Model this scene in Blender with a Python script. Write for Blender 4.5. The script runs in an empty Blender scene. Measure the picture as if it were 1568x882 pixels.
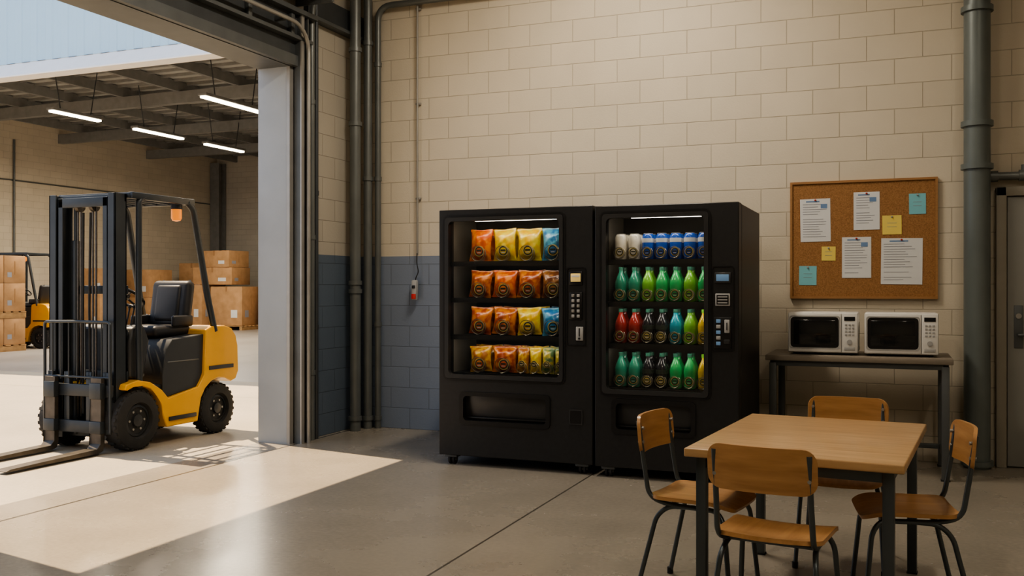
import bpy, bmesh, math, random
from mathutils import Vector, Matrix, Euler
random.seed(7)
D=bpy.data; C=bpy.context
COL=C.scene.collection

# ---------------------------------------------------------------- materials
def nt(name):
    m=D.materials.new(name); m.use_nodes=True
    n=m.node_tree.nodes; l=m.node_tree.links
    return m,n,l,n['Principled BSDF']
def M(name,col,rough=.5,metal=0.,var=.07,scale=6.,bump=0.,bscale=80.,emit=0.,coat=0.,col2=None,stretch=None,spec=None,ecol=None,sharp=.2):
    m,n,l,p=nt(name)
    tc=n.new('ShaderNodeTexCoord'); no=n.new('ShaderNodeTexNoise'); no.inputs['Scale'].default_value=scale; no.inputs['Detail'].default_value=5
    src=tc.outputs['Object']
    if stretch:
        mp=n.new('ShaderNodeMapping'); mp.inputs['Scale'].default_value=stretch; l.new(src,mp.inputs['Vector']); src=mp.outputs['Vector']
    l.new(src,no.inputs['Vector'])
    r=n.new('ShaderNodeValToRGB'); r.color_ramp.elements[0].position=.5-sharp; r.color_ramp.elements[1].position=.5+sharp
    a=[max(0,c*(1-var)) for c in col]; b=[min(1,c*(1+var)) for c in col]
    if col2: b=list(col2)
    r.color_ramp.elements[0].color=(*a,1); r.color_ramp.elements[1].color=(*b,1)
    l.new(no.outputs['Fac'],r.inputs['Fac']); l.new(r.outputs['Color'],p.inputs['Base Color'])
    p.inputs['Roughness'].default_value=rough; p.inputs['Metallic'].default_value=metal
    p.inputs['Coat Weight'].default_value=coat
    if spec is not None: p.inputs['Specular IOR Level'].default_value=spec
    if bump:
        n2=n.new('ShaderNodeTexNoise'); n2.inputs['Scale'].default_value=bscale; l.new(src,n2.inputs['Vector'])
        bp=n.new('ShaderNodeBump'); bp.inputs['Strength'].default_value=bump; bp.inputs['Distance'].default_value=.01
        l.new(n2.outputs['Fac'],bp.inputs['Height']); l.new(bp.outputs['Normal'],p.inputs['Normal'])
    if emit:
        p.inputs['Emission Color'].default_value=(*(ecol or col),1); p.inputs['Emission Strength'].default_value=emit
    return m

def block_wall(name,axis,cream,blue=None,xlim=None,zlim=1.655):
    m,n,l,p=nt(name)
    g=n.new('ShaderNodeNewGeometry'); s=n.new('ShaderNodeSeparateXYZ'); l.new(g.outputs['Position'],s.inputs[0])
    c=n.new('ShaderNodeCombineXYZ'); l.new(s.outputs[axis],c.inputs['X']); l.new(s.outputs['Z'],c.inputs['Y'])
    b=n.new('ShaderNodeTexBrick'); l.new(c.outputs[0],b.inputs['Vector'])
    b.inputs['Scale'].default_value=1; b.inputs['Brick Width'].default_value=.41; b.inputs['Row Height'].default_value=.197
    b.inputs['Mortar Size'].default_value=.0045; b.inputs['Mortar Smooth'].default_value=.6; b.inputs['Bias'].default_value=0
    def tone(col,f): return (*[min(1,x*f) for x in col],1)
    b.inputs['Color1'].default_value=(1.02,1.02,1.02,1); b.inputs['Color2'].default_value=(.965,.965,.965,1); b.inputs['Mortar'].default_value=(.72,.71,.69,1)
    no=n.new('ShaderNodeTexNoise'); no.inputs['Scale'].default_value=1.3; no.inputs['Detail'].default_value=6; l.new(g.outputs['Position'],no.inputs['Vector'])
    r=n.new('ShaderNodeValToRGB'); r.color_ramp.elements[0].position=.3; r.color_ramp.elements[1].position=.7
    r.color_ramp.elements[0].color=tone(cream,.93); r.color_ramp.elements[1].color=tone(cream,1.04); l.new(no.outputs['Fac'],r.inputs['Fac'])
    paint=r.outputs['Color']
    if blue:
        lt=n.new('ShaderNodeMath'); lt.operation='LESS_THAN'; l.new(s.outputs['Z'],lt.inputs[0]); lt.inputs[1].default_value=zlim
        fac=lt.outputs[0]
        if xlim is not None:
            l2=n.new('ShaderNodeMath'); l2.operation='LESS_THAN'; l.new(s.outputs['X'],l2.inputs[0]); l2.inputs[1].default_value=xlim
            mu=n.new('ShaderNodeMath'); mu.operation='MULTIPLY'; l.new(fac,mu.inputs[0]); l.new(l2.outputs[0],mu.inputs[1]); fac=mu.outputs[0]
        mx=n.new('ShaderNodeMix'); mx.data_type='RGBA'; l.new(fac,mx.inputs[0]); l.new(paint,mx.inputs[6]); mx.inputs[7].default_value=(*blue,1)
        paint=mx.outputs[2]
    m2=n.new('ShaderNodeMix'); m2.data_type='RGBA'; m2.blend_type='MULTIPLY'; m2.inputs[0].default_value=1
    l.new(paint,m2.inputs[6]); l.new(b.outputs['Color'],m2.inputs[7]); l.new(m2.outputs[2],p.inputs['Base Color'])
    p.inputs['Roughness'].default_value=.62
    n3=n.new('ShaderNodeTexNoise'); n3.inputs['Scale'].default_value=70; n3.inputs['Detail'].default_value=3; l.new(g.outputs['Position'],n3.inputs['Vector'])
    ma=n.new('ShaderNodeMath'); ma.operation='MULTIPLY_ADD'; l.new(b.outputs['Fac'],ma.inputs[0]); ma.inputs[1].default_value=-1.0
    mb=n.new('ShaderNodeMath'); mb.operation='MULTIPLY'; l.new(n3.outputs['Fac'],mb.inputs[0]); mb.inputs[1].default_value=.35; l.new(mb.outputs[0],ma.inputs[2])
    bp=n.new('ShaderNodeBump'); bp.inputs['Strength'].default_value=.55; bp.inputs['Distance'].default_value=.006
    l.new(ma.outputs[0],bp.inputs['Height']); l.new(bp.outputs['Normal'],p.inputs['Normal'])
    return m

def concrete(name,col,rough,joints):
    m,n,l,p=nt(name)
    g=n.new('ShaderNodeNewGeometry')
    a=n.new('ShaderNodeTexNoise'); a.inputs['Scale'].default_value=.8; a.inputs['Detail'].default_value=7; a.inputs['Roughness'].default_value=.62; l.new(g.outputs['Position'],a.inputs['Vector'])
    r=n.new('ShaderNodeValToRGB'); r.color_ramp.elements[0].position=.28; r.color_ramp.elements[1].position=.72
    r.color_ramp.elements[0].color=(*[c*.82 for c in col],1); r.color_ramp.elements[1].color=(*[min(1,c*1.12) for c in col],1); l.new(a.outputs['Fac'],r.inputs['Fac'])
    f=n.new('ShaderNodeTexNoise'); f.inputs['Scale'].default_value=38; f.inputs['Detail'].default_value=5; l.new(g.outputs['Position'],f.inputs['Vector'])
    r2=n.new('ShaderNodeValToRGB'); r2.color_ramp.elements[0].position=.25; r2.color_ramp.elements[1].position=.75
    r2.color_ramp.elements[0].color=(.88,.88,.88,1); r2.color_ramp.elements[1].color=(1.06,1.06,1.06,1); l.new(f.outputs['Fac'],r2.inputs['Fac'])
    mx=n.new('ShaderNodeMix'); mx.data_type='RGBA'; mx.blend_type='MULTIPLY'; mx.inputs[0].default_value=1; l.new(r.outputs['Color'],mx.inputs[6]); l.new(r2.outputs['Color'],mx.inputs[7])
    out=mx.outputs[2]; s=n.new('ShaderNodeSeparateXYZ'); l.new(g.outputs['Position'],s.inputs[0])
    for ax,v in joints:
        d=n.new('ShaderNodeMath'); d.operation='SUBTRACT'; l.new(s.outputs[ax],d.inputs[0]); d.inputs[1].default_value=v
        ab=n.new('ShaderNodeMath'); ab.operation='ABSOLUTE'; l.new(d.outputs[0],ab.inputs[0])
        lt=n.new('ShaderNodeMath'); lt.operation='LESS_THAN'; l.new(ab.outputs[0],lt.inputs[0]); lt.inputs[1].default_value=.007 if v!=-4.80 else .012
        k=n.new('ShaderNodeMix'); k.data_type='RGBA'; l.new(lt.outputs[0],k.inputs[0]); l.new(out,k.inputs[6]); k.inputs[7].default_value=(*[c*.28 for c in col],1); out=k.outputs[2]
    l.new(out,p.inputs['Base Color'])
    mr=n.new('ShaderNodeMapRange'); l.new(a.outputs['Fac'],mr.inputs['Value']); mr.inputs['To Min'].default_value=rough-.07; mr.inputs['To Max'].default_value=rough+.09
    l.new(mr.outputs[0],p.inputs['Roughness'])
    bp=n.new('ShaderNodeBump'); bp.inputs['Strength'].default_value=.05; bp.inputs['Distance'].default_value=.003; l.new(f.outputs['Fac'],bp.inputs['Height']); l.new(bp.outputs['Normal'],p.inputs['Normal'])
    return m

def glass(name):
    m=D.materials.new(name); m.use_nodes=True; n=m.node_tree.nodes; l=m.node_tree.links; n.clear()
    o=n.new('ShaderNodeOutputMaterial'); t=n.new('ShaderNodeBsdfTransparent'); g=n.new('ShaderNodeBsdfGlossy'); g.inputs['Roughness'].default_value=.03
    f=n.new('ShaderNodeFresnel'); f.inputs['IOR'].default_value=1.45; x=n.new('ShaderNodeMixShader')
    l.new(f.outputs[0],x.inputs[0]); l.new(t.outputs[0],x.inputs[1]); l.new(g.outputs[0],x.inputs[2]); l.new(x.outputs[0],o.inputs[0]); return m

CREAM=(.62,.555,.45)
m_wback=block_wall('painted_block_back','X',CREAM,(.20,.24,.315),-2.6)
m_wleft=block_wall('painted_block_left_shaded','Y',(.42,.385,.325),(.10,.13,.17))  # cream and blue darkened: this wall's shade is put into the paint
m_wright=block_wall('painted_block_right','Y',CREAM)
m_wother=block_wall('painted_block_plain','X',CREAM)
m_wwh=block_wall('warehouse_block','Y',(.64,.57,.46))
m_wwhb=block_wall('warehouse_block_back','X',(.54,.50,.43))
m_floor=concrete('polished_concrete',(.315,.28,.232),.26,[('X',-4.80),('X',-2.03),('Y',1.2)])
m_yard=concrete('yard_concrete',(.42,.365,.285),.6,[('Y',-1.),('Y',9.6)])
m_whfl=concrete('warehouse_concrete',(.33,.31,.29),.4,[('X',-12.)])
m_steel=M('dark_painted_steel',(.060,.066,.072),.45,.3,.12)
m_steel2=M('grey_painted_steel',(.12,.13,.135),.42,.4,.1)
m_beam=M('warehouse_steel_grey',(.22,.22,.215),.6,.1,.1)
m_pipe=M('pipe_grey_paint',(.15,.16,.155),.4,.3,.1,4)
m_jamb=M('jamb_galvanised',(.38,.41,.44),.5,.1,.06,3)
m_galv=M('galvanised_edge',(.36,.35,.33),.4,.5,.08)
m_blk=M('black_powder_coat',(.018,.018,.019),.42,.0,.15,30,.05,400)
m_blk2=M('black_plastic',(.010,.010,.011),.35,0,.1)
m_bezel=M('satin_bezel',(.05,.05,.052),.3,.3,.1)
m_inner=M('vending_liner_grey',(.30,.275,.23),.5,0,.05)
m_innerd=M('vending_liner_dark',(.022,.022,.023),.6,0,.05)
m_led=M('led_strip',(1,.93,.8),.5,emit=6)
m_white=M('white_enamel',(.72,.71,.69),.35,0,.02)
m_grey=M('light_grey_plastic',(.38,.38,.38),.4,0,.04)
m_mglass=M('microwave_window',(.012,.013,.014),.12,0,.05,coat=.4)
m_glass=glass('clear_glass')
m_wood=M('chair_seat_plywood',(.44,.225,.085),.38,0,.12,3,stretch=(14,1.2,14),col2=(.52,.285,.12),coat=.15)
m_woodb=M('chair_back_plywood',(.44,.225,.085),.38,0,.12,3,stretch=(1.2,10,14),col2=(.52,.285,.12),coat=.15)
m_twood=M('table_oak_laminate',(.48,.295,.14),.33,0,.1,3,stretch=(1.0,12,12),col2=(.58,.375,.195),coat=.15)
m_tube=M('chair_steel_tube',(.095,.11,.12),.32,.6,.05)
m_rub=M('rubber',(.020,.020,.020),.75,0,.15,20,.1,100)
m_cork=M('cork',(.30,.145,.055),.85,0,.2,120,.3,200,col2=(.40,.21,.085))
m_frame=M('board_frame_wood',(.35,.18,.07),.5,0,.1,5,stretch=(2,2,20))
m_paper=M('paper',(.68,.69,.70),.8,0,.02)
m_ink=M('ink',(.30,.31,.35),.8)
m_inkb=M('ink_blue',(.16,.26,.44),.8)
m_sty=M('sticky_yellow',(.78,.62,.16),.8,0,.03)
m_stb=M('sticky_blue',(.22,.52,.58),.8,0,.03)
m_pin=M('pin_red',(.5,.05,.04),.3)
m_shelf=M('worktop_grey_wood',(.24,.205,.165),.5,0,.15,3,stretch=(1.5,14,14))
m_yel=M('forklift_yellow',(.74,.37,.012),.36,0,.05,4,coat=.25)
m_fdark=M('forklift_dark_body',(.030,.033,.037),.4,.1,.1)
m_mast=M('forklift_mast_steel',(.042,.050,.058),.38,.4,.12)
m_fork=M('fork_steel',(.10,.088,.075),.45,.7,.25,12)
m_seat=M('seat_vinyl',(.018,.018,.020),.45,0,.1)
m_orange=M('beacon_orange',(.9,.28,.03),.25,0,.03,emit=.5)
m_chain=M('mast_chain',(.09,.08,.07),.45,.8,.2,60)
m_card=M('cardboard',(.43,.25,.12),.8,0,.1,5,col2=(.50,.30,.155))
m_tape=M('packing_tape',(.34,.19,.09),.35,0,.05)
m_pal=M('pallet_wood',(.40,.25,.12),.8,0,.2,6)
m_clad=M('blue_metal_cladding',(.46,.68,.86),.45,.1,.04,1)
m_flash=M('white_flashing',(.9,.9,.88),.5,0,.02)
m_ceil=M('metal_deck_ceiling',(.42,.42,.40),.7,.1,.1,1)
m_ceilr=M('room_ceiling_paint',(.50,.48,.45),.8)
m_tubeL=M('fluorescent_tube',(1,.88,.66),.5,emit=10)
m_door=M('door_grey_paint',(.25,.245,.225),.5,0,.04)
m_dframe=M('door_frame_paint',(.28,.255,.21),.5,0,.05)
m_red=M('button_red',(.6,.03,.02),.35)
m_coil=M('coil_wire',(.30,.27,.20),.35,.7,.1)
m_dispY=M('display_yellow',(.75,.55,.20),.4,emit=.3)
m_dispB=M('display_blue',(.14,.24,.38),.3,emit=.25)
m_gold=M('label_gold',(.66,.52,.16),.4)
m_ltint=M('label_dark',(.03,.04,.03),.4)

# ---------------------------------------------------------------- mesh builder
def fillet(pts,r,n=6):
    pts=[Vector(p) for p in pts]; out=[pts[0]]
    for i in range(1,len(pts)-1):
        a,b,c=pts[i-1],pts[i],pts[i+1]; d1=(a-b); d2=(c-b)
        k=min(r,d1.length*.49,d2.length*.49); p1=b+d1.normalized()*k; p2=b+d2.normalized()*k
        for j in range(n+1):
            t=j/n; out.append(p1*(1-t)**2+b*2*t*(1-t)+p2*t*t)
    out.append(pts[-1]); return out
class B:
    def __init__(s,name): s.name=name; s.bm=bmesh.new(); s.mats=[]
    def mi(s,m):
        if m not in s.mats: s.mats.append(m)
        return s.mats.index(m)
    def merge(s,tb,m,X=None):
        i=s.mi(m)
        for f in tb.faces: f.material_index=i
        if X is not None: tb.transform(X)
        me=D.meshes.new('t'); tb.to_mesh(me); tb.free(); s.bm.from_mesh(me); D.meshes.remove(me); return s
    def box(s,c,d,m,bev=0,rot=None,seg=2):
        tb=bmesh.new(); bmesh.ops.create_cube(tb,size=1); tb.transform(Matrix.Diagonal((*d,1)))
        if bev: bmesh.ops.bevel(tb,geom=tb.edges[:],offset=min(bev,min(d)*.49),segments=seg,affect='EDGES',profile=.5)
        X=Matrix.Translation(c)
        if rot: X=X@Euler(rot).to_matrix().to_4x4()
        return s.merge(tb,m,X)
    def bx(s,x0,x1,y0,y1,z0,z1,m,bev=0):
        return s.box(((x0+x1)/2,(y0+y1)/2,(z0+z1)/2),(abs(x1-x0),abs(y1-y0),abs(z1-z0)),m,bev)
    def cyl(s,p1,p2,r,m,r2=None,seg=20):
        p1=Vector(p1);p2=Vector(p2);d=p2-p1
        tb=bmesh.new(); bmesh.ops.create_cone(tb,cap_ends=True,segments=seg,radius1=r,radius2=r if r2 is None else r2,depth=d.length)
        return s.merge(tb,m,Matrix.Translation((p1+p2)/2)@d.to_track_quat('Z','Y').to_matrix().to_4x4())
    def bar(s,p1,p2,w,h,m,bev=.004,up='Y'):
        p1=Vector(p1);p2=Vector(p2);d=p2-p1
        tb=bmesh.new(); bmesh.ops.create_cube(tb,size=1); tb.transform(Matrix.Diagonal((w,h,d.length,1)))
        if bev: bmesh.ops.bevel(tb,geom=tb.edges[:],offset=bev,segments=2,affect='EDGES',profile=.5)
        return s.merge(tb,m,Matrix.Translation((p1+p2)/2)@d.to_track_quat('Z',up).to_matrix().to_4x4())
    def lathe(s,prof,pos,m,seg=20,axis='z'):
        tb=bmesh.new(); rings=[]
        for r,z in prof:
            rings.append([tb.verts.new((r*math.cos(2*math.pi*i/seg),r*math.sin(2*math.pi*i/seg),z)) for i in range(seg)])
        for a,b in zip(rings,rings[1:]):
            for i in range(seg): tb.faces.new((a[i],a[(i+1)%seg],b[(i+1)%seg],b[i]))
        tb.faces.new(rings[0][::-1]); tb.faces.new(rings[-1])
        X=Matrix.Translation(pos)
        if axis=='x': X=X@Matrix.Rotation(math.pi/2,4,'Y')
        if axis=='y': X=X@Matrix.Rotation(math.pi/2,4,'X')
        return s.merge(tb,m,X)
    def tube(s,pts,r,m,fil=0,seg=10,closed=False):
        pts=fillet(pts,fil) if fil else [Vector(p) for p in pts]
        P=[pts[0]]
        for p in pts[1:]:
            if (p-P[-1]).length>1e-5: P.append(p)
        tb=bmesh.new(); rings=[]; N=None; n=len(P)
        for i,p in enumerate(P):
            if closed: t=(P[(i+1)%n]-P[i-1]).normalized()
            else: t=(P[min(i+1,n-1)]-P[max(i-1,0)]).normalized()
            if N is None:
                N=t.orthogonal().normalized()
            else:
                N=(N-t*N.dot(t)).normalized()
            Bn=t.cross(N)
            rings.append([tb.verts.new(p+(N*math.cos(2*math.pi*k/seg)+Bn*math.sin(2*math.pi*k/seg))*r) for k in range(seg)])
        pairs=list(zip(rings,rings[1:]))
        if closed: pairs.append((rings[-1],rings[0]))
        for a,b in pairs:
            for k in range(seg): tb.faces.new((a[k],a[(k+1)%seg],b[(k+1)%seg],b[k]))
        if not closed: tb.faces.new(rings[0][::-1]); tb.faces.new(rings[-1])
        return s.merge(tb,m)
    def prism(s,poly,lo,hi,m,axis='x'):
        tb=bmesh.new()
        def P(a,b,c): return {'x':(c,a,b),'y':(a,c,b),'z':(a,b,c)}[axis]
        A=[tb.verts.new(P(a,b,lo)) for a,b in poly]; Bv=[tb.verts.new(P(a,b,hi)) for a,b in poly]
        n=len(poly)
        fa=tb.faces.new(A); fb=tb.faces.new(Bv[::-1])
        for i in range(n): tb.faces.new((A[i],Bv[i],Bv[(i+1)%n],A[(i+1)%n]))
        bmesh.ops.triangulate(tb,faces=[fa,fb])
        bmesh.ops.recalc_face_normals(tb,faces=tb.faces[:])
        return s.merge(tb,m)
    def plate(s,f,W,H,r,th,m,nx=14,ny=16):
        tb=bmesh.new(); T=[];U=[]
        for j in range(ny+1):
            y=-H/2*math.cos(math.pi*j/ny); d=max(0,abs(y)-(H/2-r)); hw=W/2-(r-math.sqrt(max(0,r*r-d*d)))
            tr=[];ur=[]
            for i in range(nx+1):
                x=hw*(2*i/nx-1); e=1e-3
                p=f(x,y); nn=(f(x+e,y)-p).cross(f(x,y+e)-p).normalized()
                tr.append(tb.verts.new(p+nn*th/2)); ur.append(tb.verts.new(p-nn*th/2))
            T.append(tr);U.append(ur)
        for j in range(ny):
            for i in range(nx):
                tb.faces.new((T[j][i],T[j][i+1],T[j+1][i+1],T[j+1][i])); tb.faces.new((U[j][i],U[j+1][i],U[j+1][i+1],U[j][i+1]))
            tb.faces.new((T[j][0],T[j+1][0],U[j+1][0],U[j][0])); tb.faces.new((T[j][nx],U[j][nx],U[j+1][nx],T[j+1][nx]))
        for i in range(nx):
            tb.faces.new((T[0][i],U[0][i],U[0][i+1],T[0][i+1])); tb.faces.new((T[ny][i],T[ny][i+1],U[ny][i+1],U[ny][i]))
        bmesh.ops.recalc_face_normals(tb,faces=tb.faces[:])
        return s.merge(tb,m)
    def slab(s,x0,x1,z0,z1,holes,y0,y1,m):
        xs=sorted({x0,x1,*[h[0] for h in holes],*[h[1] for h in holes]}); zs=sorted({z0,z1,*[h[2] for h in holes],*[h[3] for h in holes]})
        def solid(i,j):
            if i<0 or j<0 or i>=len(xs)-1 or j>=len(zs)-1: return False
            cx=(xs[i]+xs[i+1])/2; cz=(zs[j]+zs[j+1])/2
            return not any(h[0]<cx<h[1] and h[2]<cz<h[3] for h in holes)
        tb=bmesh.new(); V={}
        def v(i,j,k):
            if (i,j,k) not in V: V[(i,j,k)]=tb.verts.new((xs[i],(y0,y1)[k],zs[j]))
            return V[(i,j,k)]
        for i in range(len(xs)-1):
            for j in range(len(zs)-1):
                if not solid(i,j): continue
                tb.faces.new((v(i,j,0),v(i+1,j,0),v(i+1,j+1,0),v(i,j+1,0))); tb.faces.new((v(i,j,1),v(i,j+1,1),v(i+1,j+1,1),v(i+1,j,1)))
                if not solid(i-1,j): tb.faces.new((v(i,j,0),v(i,j+1,0),v(i,j+1,1),v(i,j,1)))
                if not solid(i+1,j): tb.faces.new((v(i+1,j,0),v(i+1,j,1),v(i+1,j+1,1),v(i+1,j+1,0)))
                if not solid(i,j-1): tb.faces.new((v(i,j,0),v(i,j,1),v(i+1,j,1),v(i+1,j,0)))
                if not solid(i,j+1): tb.faces.new((v(i,j+1,0),v(i+1,j+1,0),v(i+1,j+1,1),v(i,j+1,1)))
        bmesh.ops.recalc_face_normals(tb,faces=tb.faces[:])
        return s.merge(tb,m)
    def ring(s,x0,x1,z0,z1,w,ri,ro,y0,y1,m):
        def rr(a,b,c,d,r):
            o=[]
            for cx,cz,st in ((b-r,d-r,0),(a+r,d-r,90),(a+r,c+r,180),(b-r,c+r,270)):
                for k in range(7):
                    t=math.radians(st+15*k); o.append((cx+r*math.cos(t),cz+r*math.sin(t)))
            return o
        O=rr(x0,x1,z0,z1,ro); I=rr(x0+w,x1-w,z0+w,z1-w,ri); n=len(O); tb=bmesh.new()
        vo=[[tb.verts.new((a,y,b)) for a,b in O] for y in (y0,y1)]; vi=[[tb.verts.new((a,y,b)) for a,b in I] for y in (y0,y1)]
        for i in range(n):
            j=(i+1)%n
            tb.faces.new((vo[0][i],vo[0][j],vi[0][j],vi[0][i])); tb.faces.new((vo[1][i],vi[1][i],vi[1][j],vo[1][j]))
            tb.faces.new((vo[0][i],vo[1][i],vo[1][j],vo[0][j])); tb.faces.new((vi[0][i],vi[0][j],vi[1][j],vi[1][i]))
        bmesh.ops.recalc_face_normals(tb,faces=tb.faces[:])
        return s.merge(tb,m)
    def bag(s,c,W,H,T,m):
        # pillow pouch: puffed middle, crimped flat seams top and bottom, creases
        tb=bmesh.new(); nx,ny=14,18; F=[];K=[]
        ph=random.random()*6; ph2=random.random()*6
        for j in range(ny+1):
            v=2*j/ny-1; fr=[];kr=[]
            seam=abs(v)>.86
            vv=min(1,abs(v)/.86)
            pinch=1-.10*(1-vv**2)+ (.0 if not seam else .02)
            for i in range(nx+1):
                u=2*i/nx-1
                th=T/2*max(0,1-abs(u)**2.2)**.8*max(0,1-vv**2.6)**.75
                if not seam:
                    th+=(.004*math.sin(9*u+4*v+ph)+.003*math.sin(13*v-6*u+ph2))*(1-u*u)*(1-vv*vv)
                    th+=.004*abs(math.sin(8*u+ph))*vv**3*(1-u*u)
                zz=v*H/2-.006*math.cos(u*1.5)*(1 if v>0 else -1)*(1-abs(u))*vv
                x=u*W/2*pinch
                fr.append(tb.verts.new((x,-th-.0008,zz))); kr.append(tb.verts.new((x,th+.0008,zz)))
            F.append(fr);K.append(kr)
        for j in range(ny):
            for i in range(nx):
                tb.faces.new((F[j][i],F[j][i+1],F[j+1][i+1],F[j+1][i])); tb.faces.new((K[j][i],K[j+1][i],K[j+1][i+1],K[j][i+1]))
            tb.faces.new((F[j][0],F[j+1][0],K[j+1][0],K[j][0])); tb.faces.new((F[j][nx],K[j][nx],K[j+1][nx],F[j+1][nx]))
        return s.merge(tb,m,Matrix.Translation(c)@Matrix.Rotation(random.uniform(-.07,.07),4,'Y')@Matrix.Rotation(-.10,4,'X')@Matrix.Rotation(random.uniform(-.12,.12),4,'Z'))
    def obj(s,parent=None,loc=(0,0,0),rz=0,ang=38,bevel=0):
        bm=s.bm; bm.normal_update()
        for f in bm.faces: f.smooth=True
        for e in bm.edges: e.smooth=e.calc_face_angle(3.1)<math.radians(ang) if len(e.link_faces)==2 else False
        me=D.meshes.new(s.name); bm.to_mesh(me); bm.free()
        for m in s.mats: me.materials.append(m)
        o=D.objects.new(s.name,me); COL.objects.link(o); o.location=loc; o.rotation_euler=(0,0,rz)
        if parent: o.parent=parent
        if bevel:
            b=o.modifiers.new('bevel','BEVEL'); b.width=bevel; b.segments=2; b.limit_method='ANGLE'; b.angle_limit=math.radians(50)
        return o
def empty(name,loc,rz=0):
    e=D.objects.new(name,None); COL.objects.link(e); e.location=loc; e.rotation_euler=(0,0,rz); e.empty_display_size=.2; return e
def copy_tree(e,loc,rz):
    n=D.objects.new(e.name,None); COL.objects.link(n); n.location=loc; n.rotation_euler=(0,0,rz)
    for c in e.children:
        k=D.objects.new(c.name,c.data); COL.objects.link(k); k.parent=n; k.location=c.location; k.rotation_euler=c.rotation_euler
        for md in c.modifiers:
            b=k.modifiers.new(md.name,md.type); b.width=md.width; b.segments=md.segments; b.limit_method=md.limit_method; b.angle_limit=md.angle_limit
    return n
def area(name,loc,sx,sy,power,col,rot=(0,0,0),parent=None):
    l=D.lights.new(name,'AREA'); l.shape='RECTANGLE'; l.size=sx; l.size_y=sy; l.energy=power; l.color=col
    o=D.objects.new(name,l); COL.objects.link(o); o.location=loc; o.rotation_euler=rot
    if parent: o.parent=parent
    return o

# ---------------------------------------------------------------- room shell
YB=8.04; XL=-4.85; XO=-5.15; DY0=3.6; DY1=6.88; DH=3.29; HC=4.8
B('floor').bx(XO,4.5,-4,YB+.3,-.2,0,m_floor).obj()
B('ground').bx(-45,XO,-12,11.2,-.2,0,m_yard).obj()
B('floor_warehouse').bx(-45,XO,11.2,30,-.2,0,m_whfl).obj()
B('wall_back').bx(XO,4.8,YB,YB+.3,0,HC,m_wback).obj()
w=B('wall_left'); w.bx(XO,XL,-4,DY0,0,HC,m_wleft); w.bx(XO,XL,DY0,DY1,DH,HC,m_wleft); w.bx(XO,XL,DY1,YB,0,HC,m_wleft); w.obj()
B('wall_right').bx(4.5,4.8,-4,YB,0,HC,m_wright).obj()
B('wall_front').bx(XO,4.8,-4.3,-4,0,HC,m_wother).obj()
B('ceiling').bx(XO,4.8,-4.3,YB+.3,HC,HC+.2,m_ceilr).obj()
t=B('trim_1'); t.bx(XO-.02,XL+.01,DY1-.02,DY1,0,DH,m_jamb); t.bx(XL-.02,XL+.012,DY1-.025,DY1+.03,0,DH,m_galv); t.obj()
t=B('trim_2'); t.bx(XO-.02,XL+.01,DY0,DY0+.02,0,DH,m_jamb); t.obj()
t=B('trim_3')
t.bx(XO-.02,XL+.01,DY0,DY1,DH-.025,DH,m_steel2)
t.bx(XL,XL+.06,DY0-.3,DY1+.2,DH-.02,DH+.07,m_steel2); t.bx(XL,XL+.03,DY0-.3,DY1+.2,DH+.07,DH+.2,m_steel)
t.bx(XL,XL+.10,DY0-.3,DY1+.2,DH+.2,DH+.23,m_steel2); t.bx(XL,XL+.05,DY0-.3,DY1+.2,DH+.23,DH+.42,m_steel); t.bx(XL,XL+.12,DY0-.3,DY1+.25,DH+.42,DH+.46,m_steel2)
t.bx(XL,XL+.05,DY1+.2,YB-.01,3.76,3.98,m_steel); t.bx(XL,XL+.09,DY1+.2,YB-.01,3.74,3.77,m_steel2)
for i in range(6): t.box((XL+.06,DY0+.3+i*.58,DH+.31),(.06,.05,.19),m_steel2,.006)
t.obj()
r=B('roller_door')
r.cyl((XL+.2,DY0-.2,4.0),(XL+.2,DY1+.05,4.0),.17,m_steel,seg=32)
for i in range(24):
    y=DY0-.1+i*.14
    if y<DY1: r.cyl((XL+.2,y,4.0),(XL+.2,y+.02,4.0),.176,m_steel2,seg=32)
r.box((XL+.2,DY1+.07,4.0),(.38,.03,.40),m_steel2,.01)
r.obj()
k=B('conduit_rail'); k.tube([(XL+.16,DY0-.3,3.60),(XL+.16,DY1-.1,3.60),(XL+.12,DY1+.1,3.5),(XL+.12,DY1+.1,2.9),(XL+.12,DY1+.1,.0)],.018,m_galv,.18,10)
for i in range(5): k.box((XL+.08,DY0+.2+i*.7,3.60),(.16,.03,.04),m_steel2,.004)
k.obj()
for nm,y in (('door_track',DY1+.03),('door_track',DY0-.15)):
    k=B(nm); k.bx(XL+.005,XL+.09,y,y+.018,0,DH+.42,m_steel2); k.bx(XL+.005,XL+.02,y,y+.11,0,DH+.42,m_steel); k.bx(XL+.005,XL+.09,y+.10,y+.118,0,DH+.42,m_steel2)
    k.bx(XL+.08,XL+.095,y,y+.045,0,DH+.42,m_galv)
    for i in range(9): k.box((XL+.03,y+.06,.25+i*.4),(.03,.07,.05),m_steel2,.004)
    k.obj()
def pipe(name,pts,r,m=m_pipe,fil=.12,cl=()):
    k=B(name); k.tube(pts,r,m,fil,16)
    for z in cl:
        x,y=pts[0][0],pts[0][1]; k.cyl((x,y,z-.02),(x,y,z+.02),r*1.22,m,seg=20)
    return k.obj()
pipe('wall_pipe',[(XL+.05,7.13,.0),(XL+.05,7.13,3.9),(XL+.05,7.4,4.25),(XL+.05,7.95,4.25)],.028,m_pipe,.25,(.6,1.8,3.0))
pipe('wall_pipe',[(XL+.045,7.21,.0),(XL+.045,7.21,HC)],.02,m_steel,cl=(1.,2.2))
pipe('wall_pipe',[(-4.73,7.75,0),(-4.73,7.75,HC)],.052,m_pipe,cl=(1.32,1.40,2.9,3.6,.12))
pipe('wall_pipe',[(-4.70,7.93,0),(-4.70,7.93,HC)],.042,m_pipe,cl=(.1,2.4,3.7))
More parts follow.
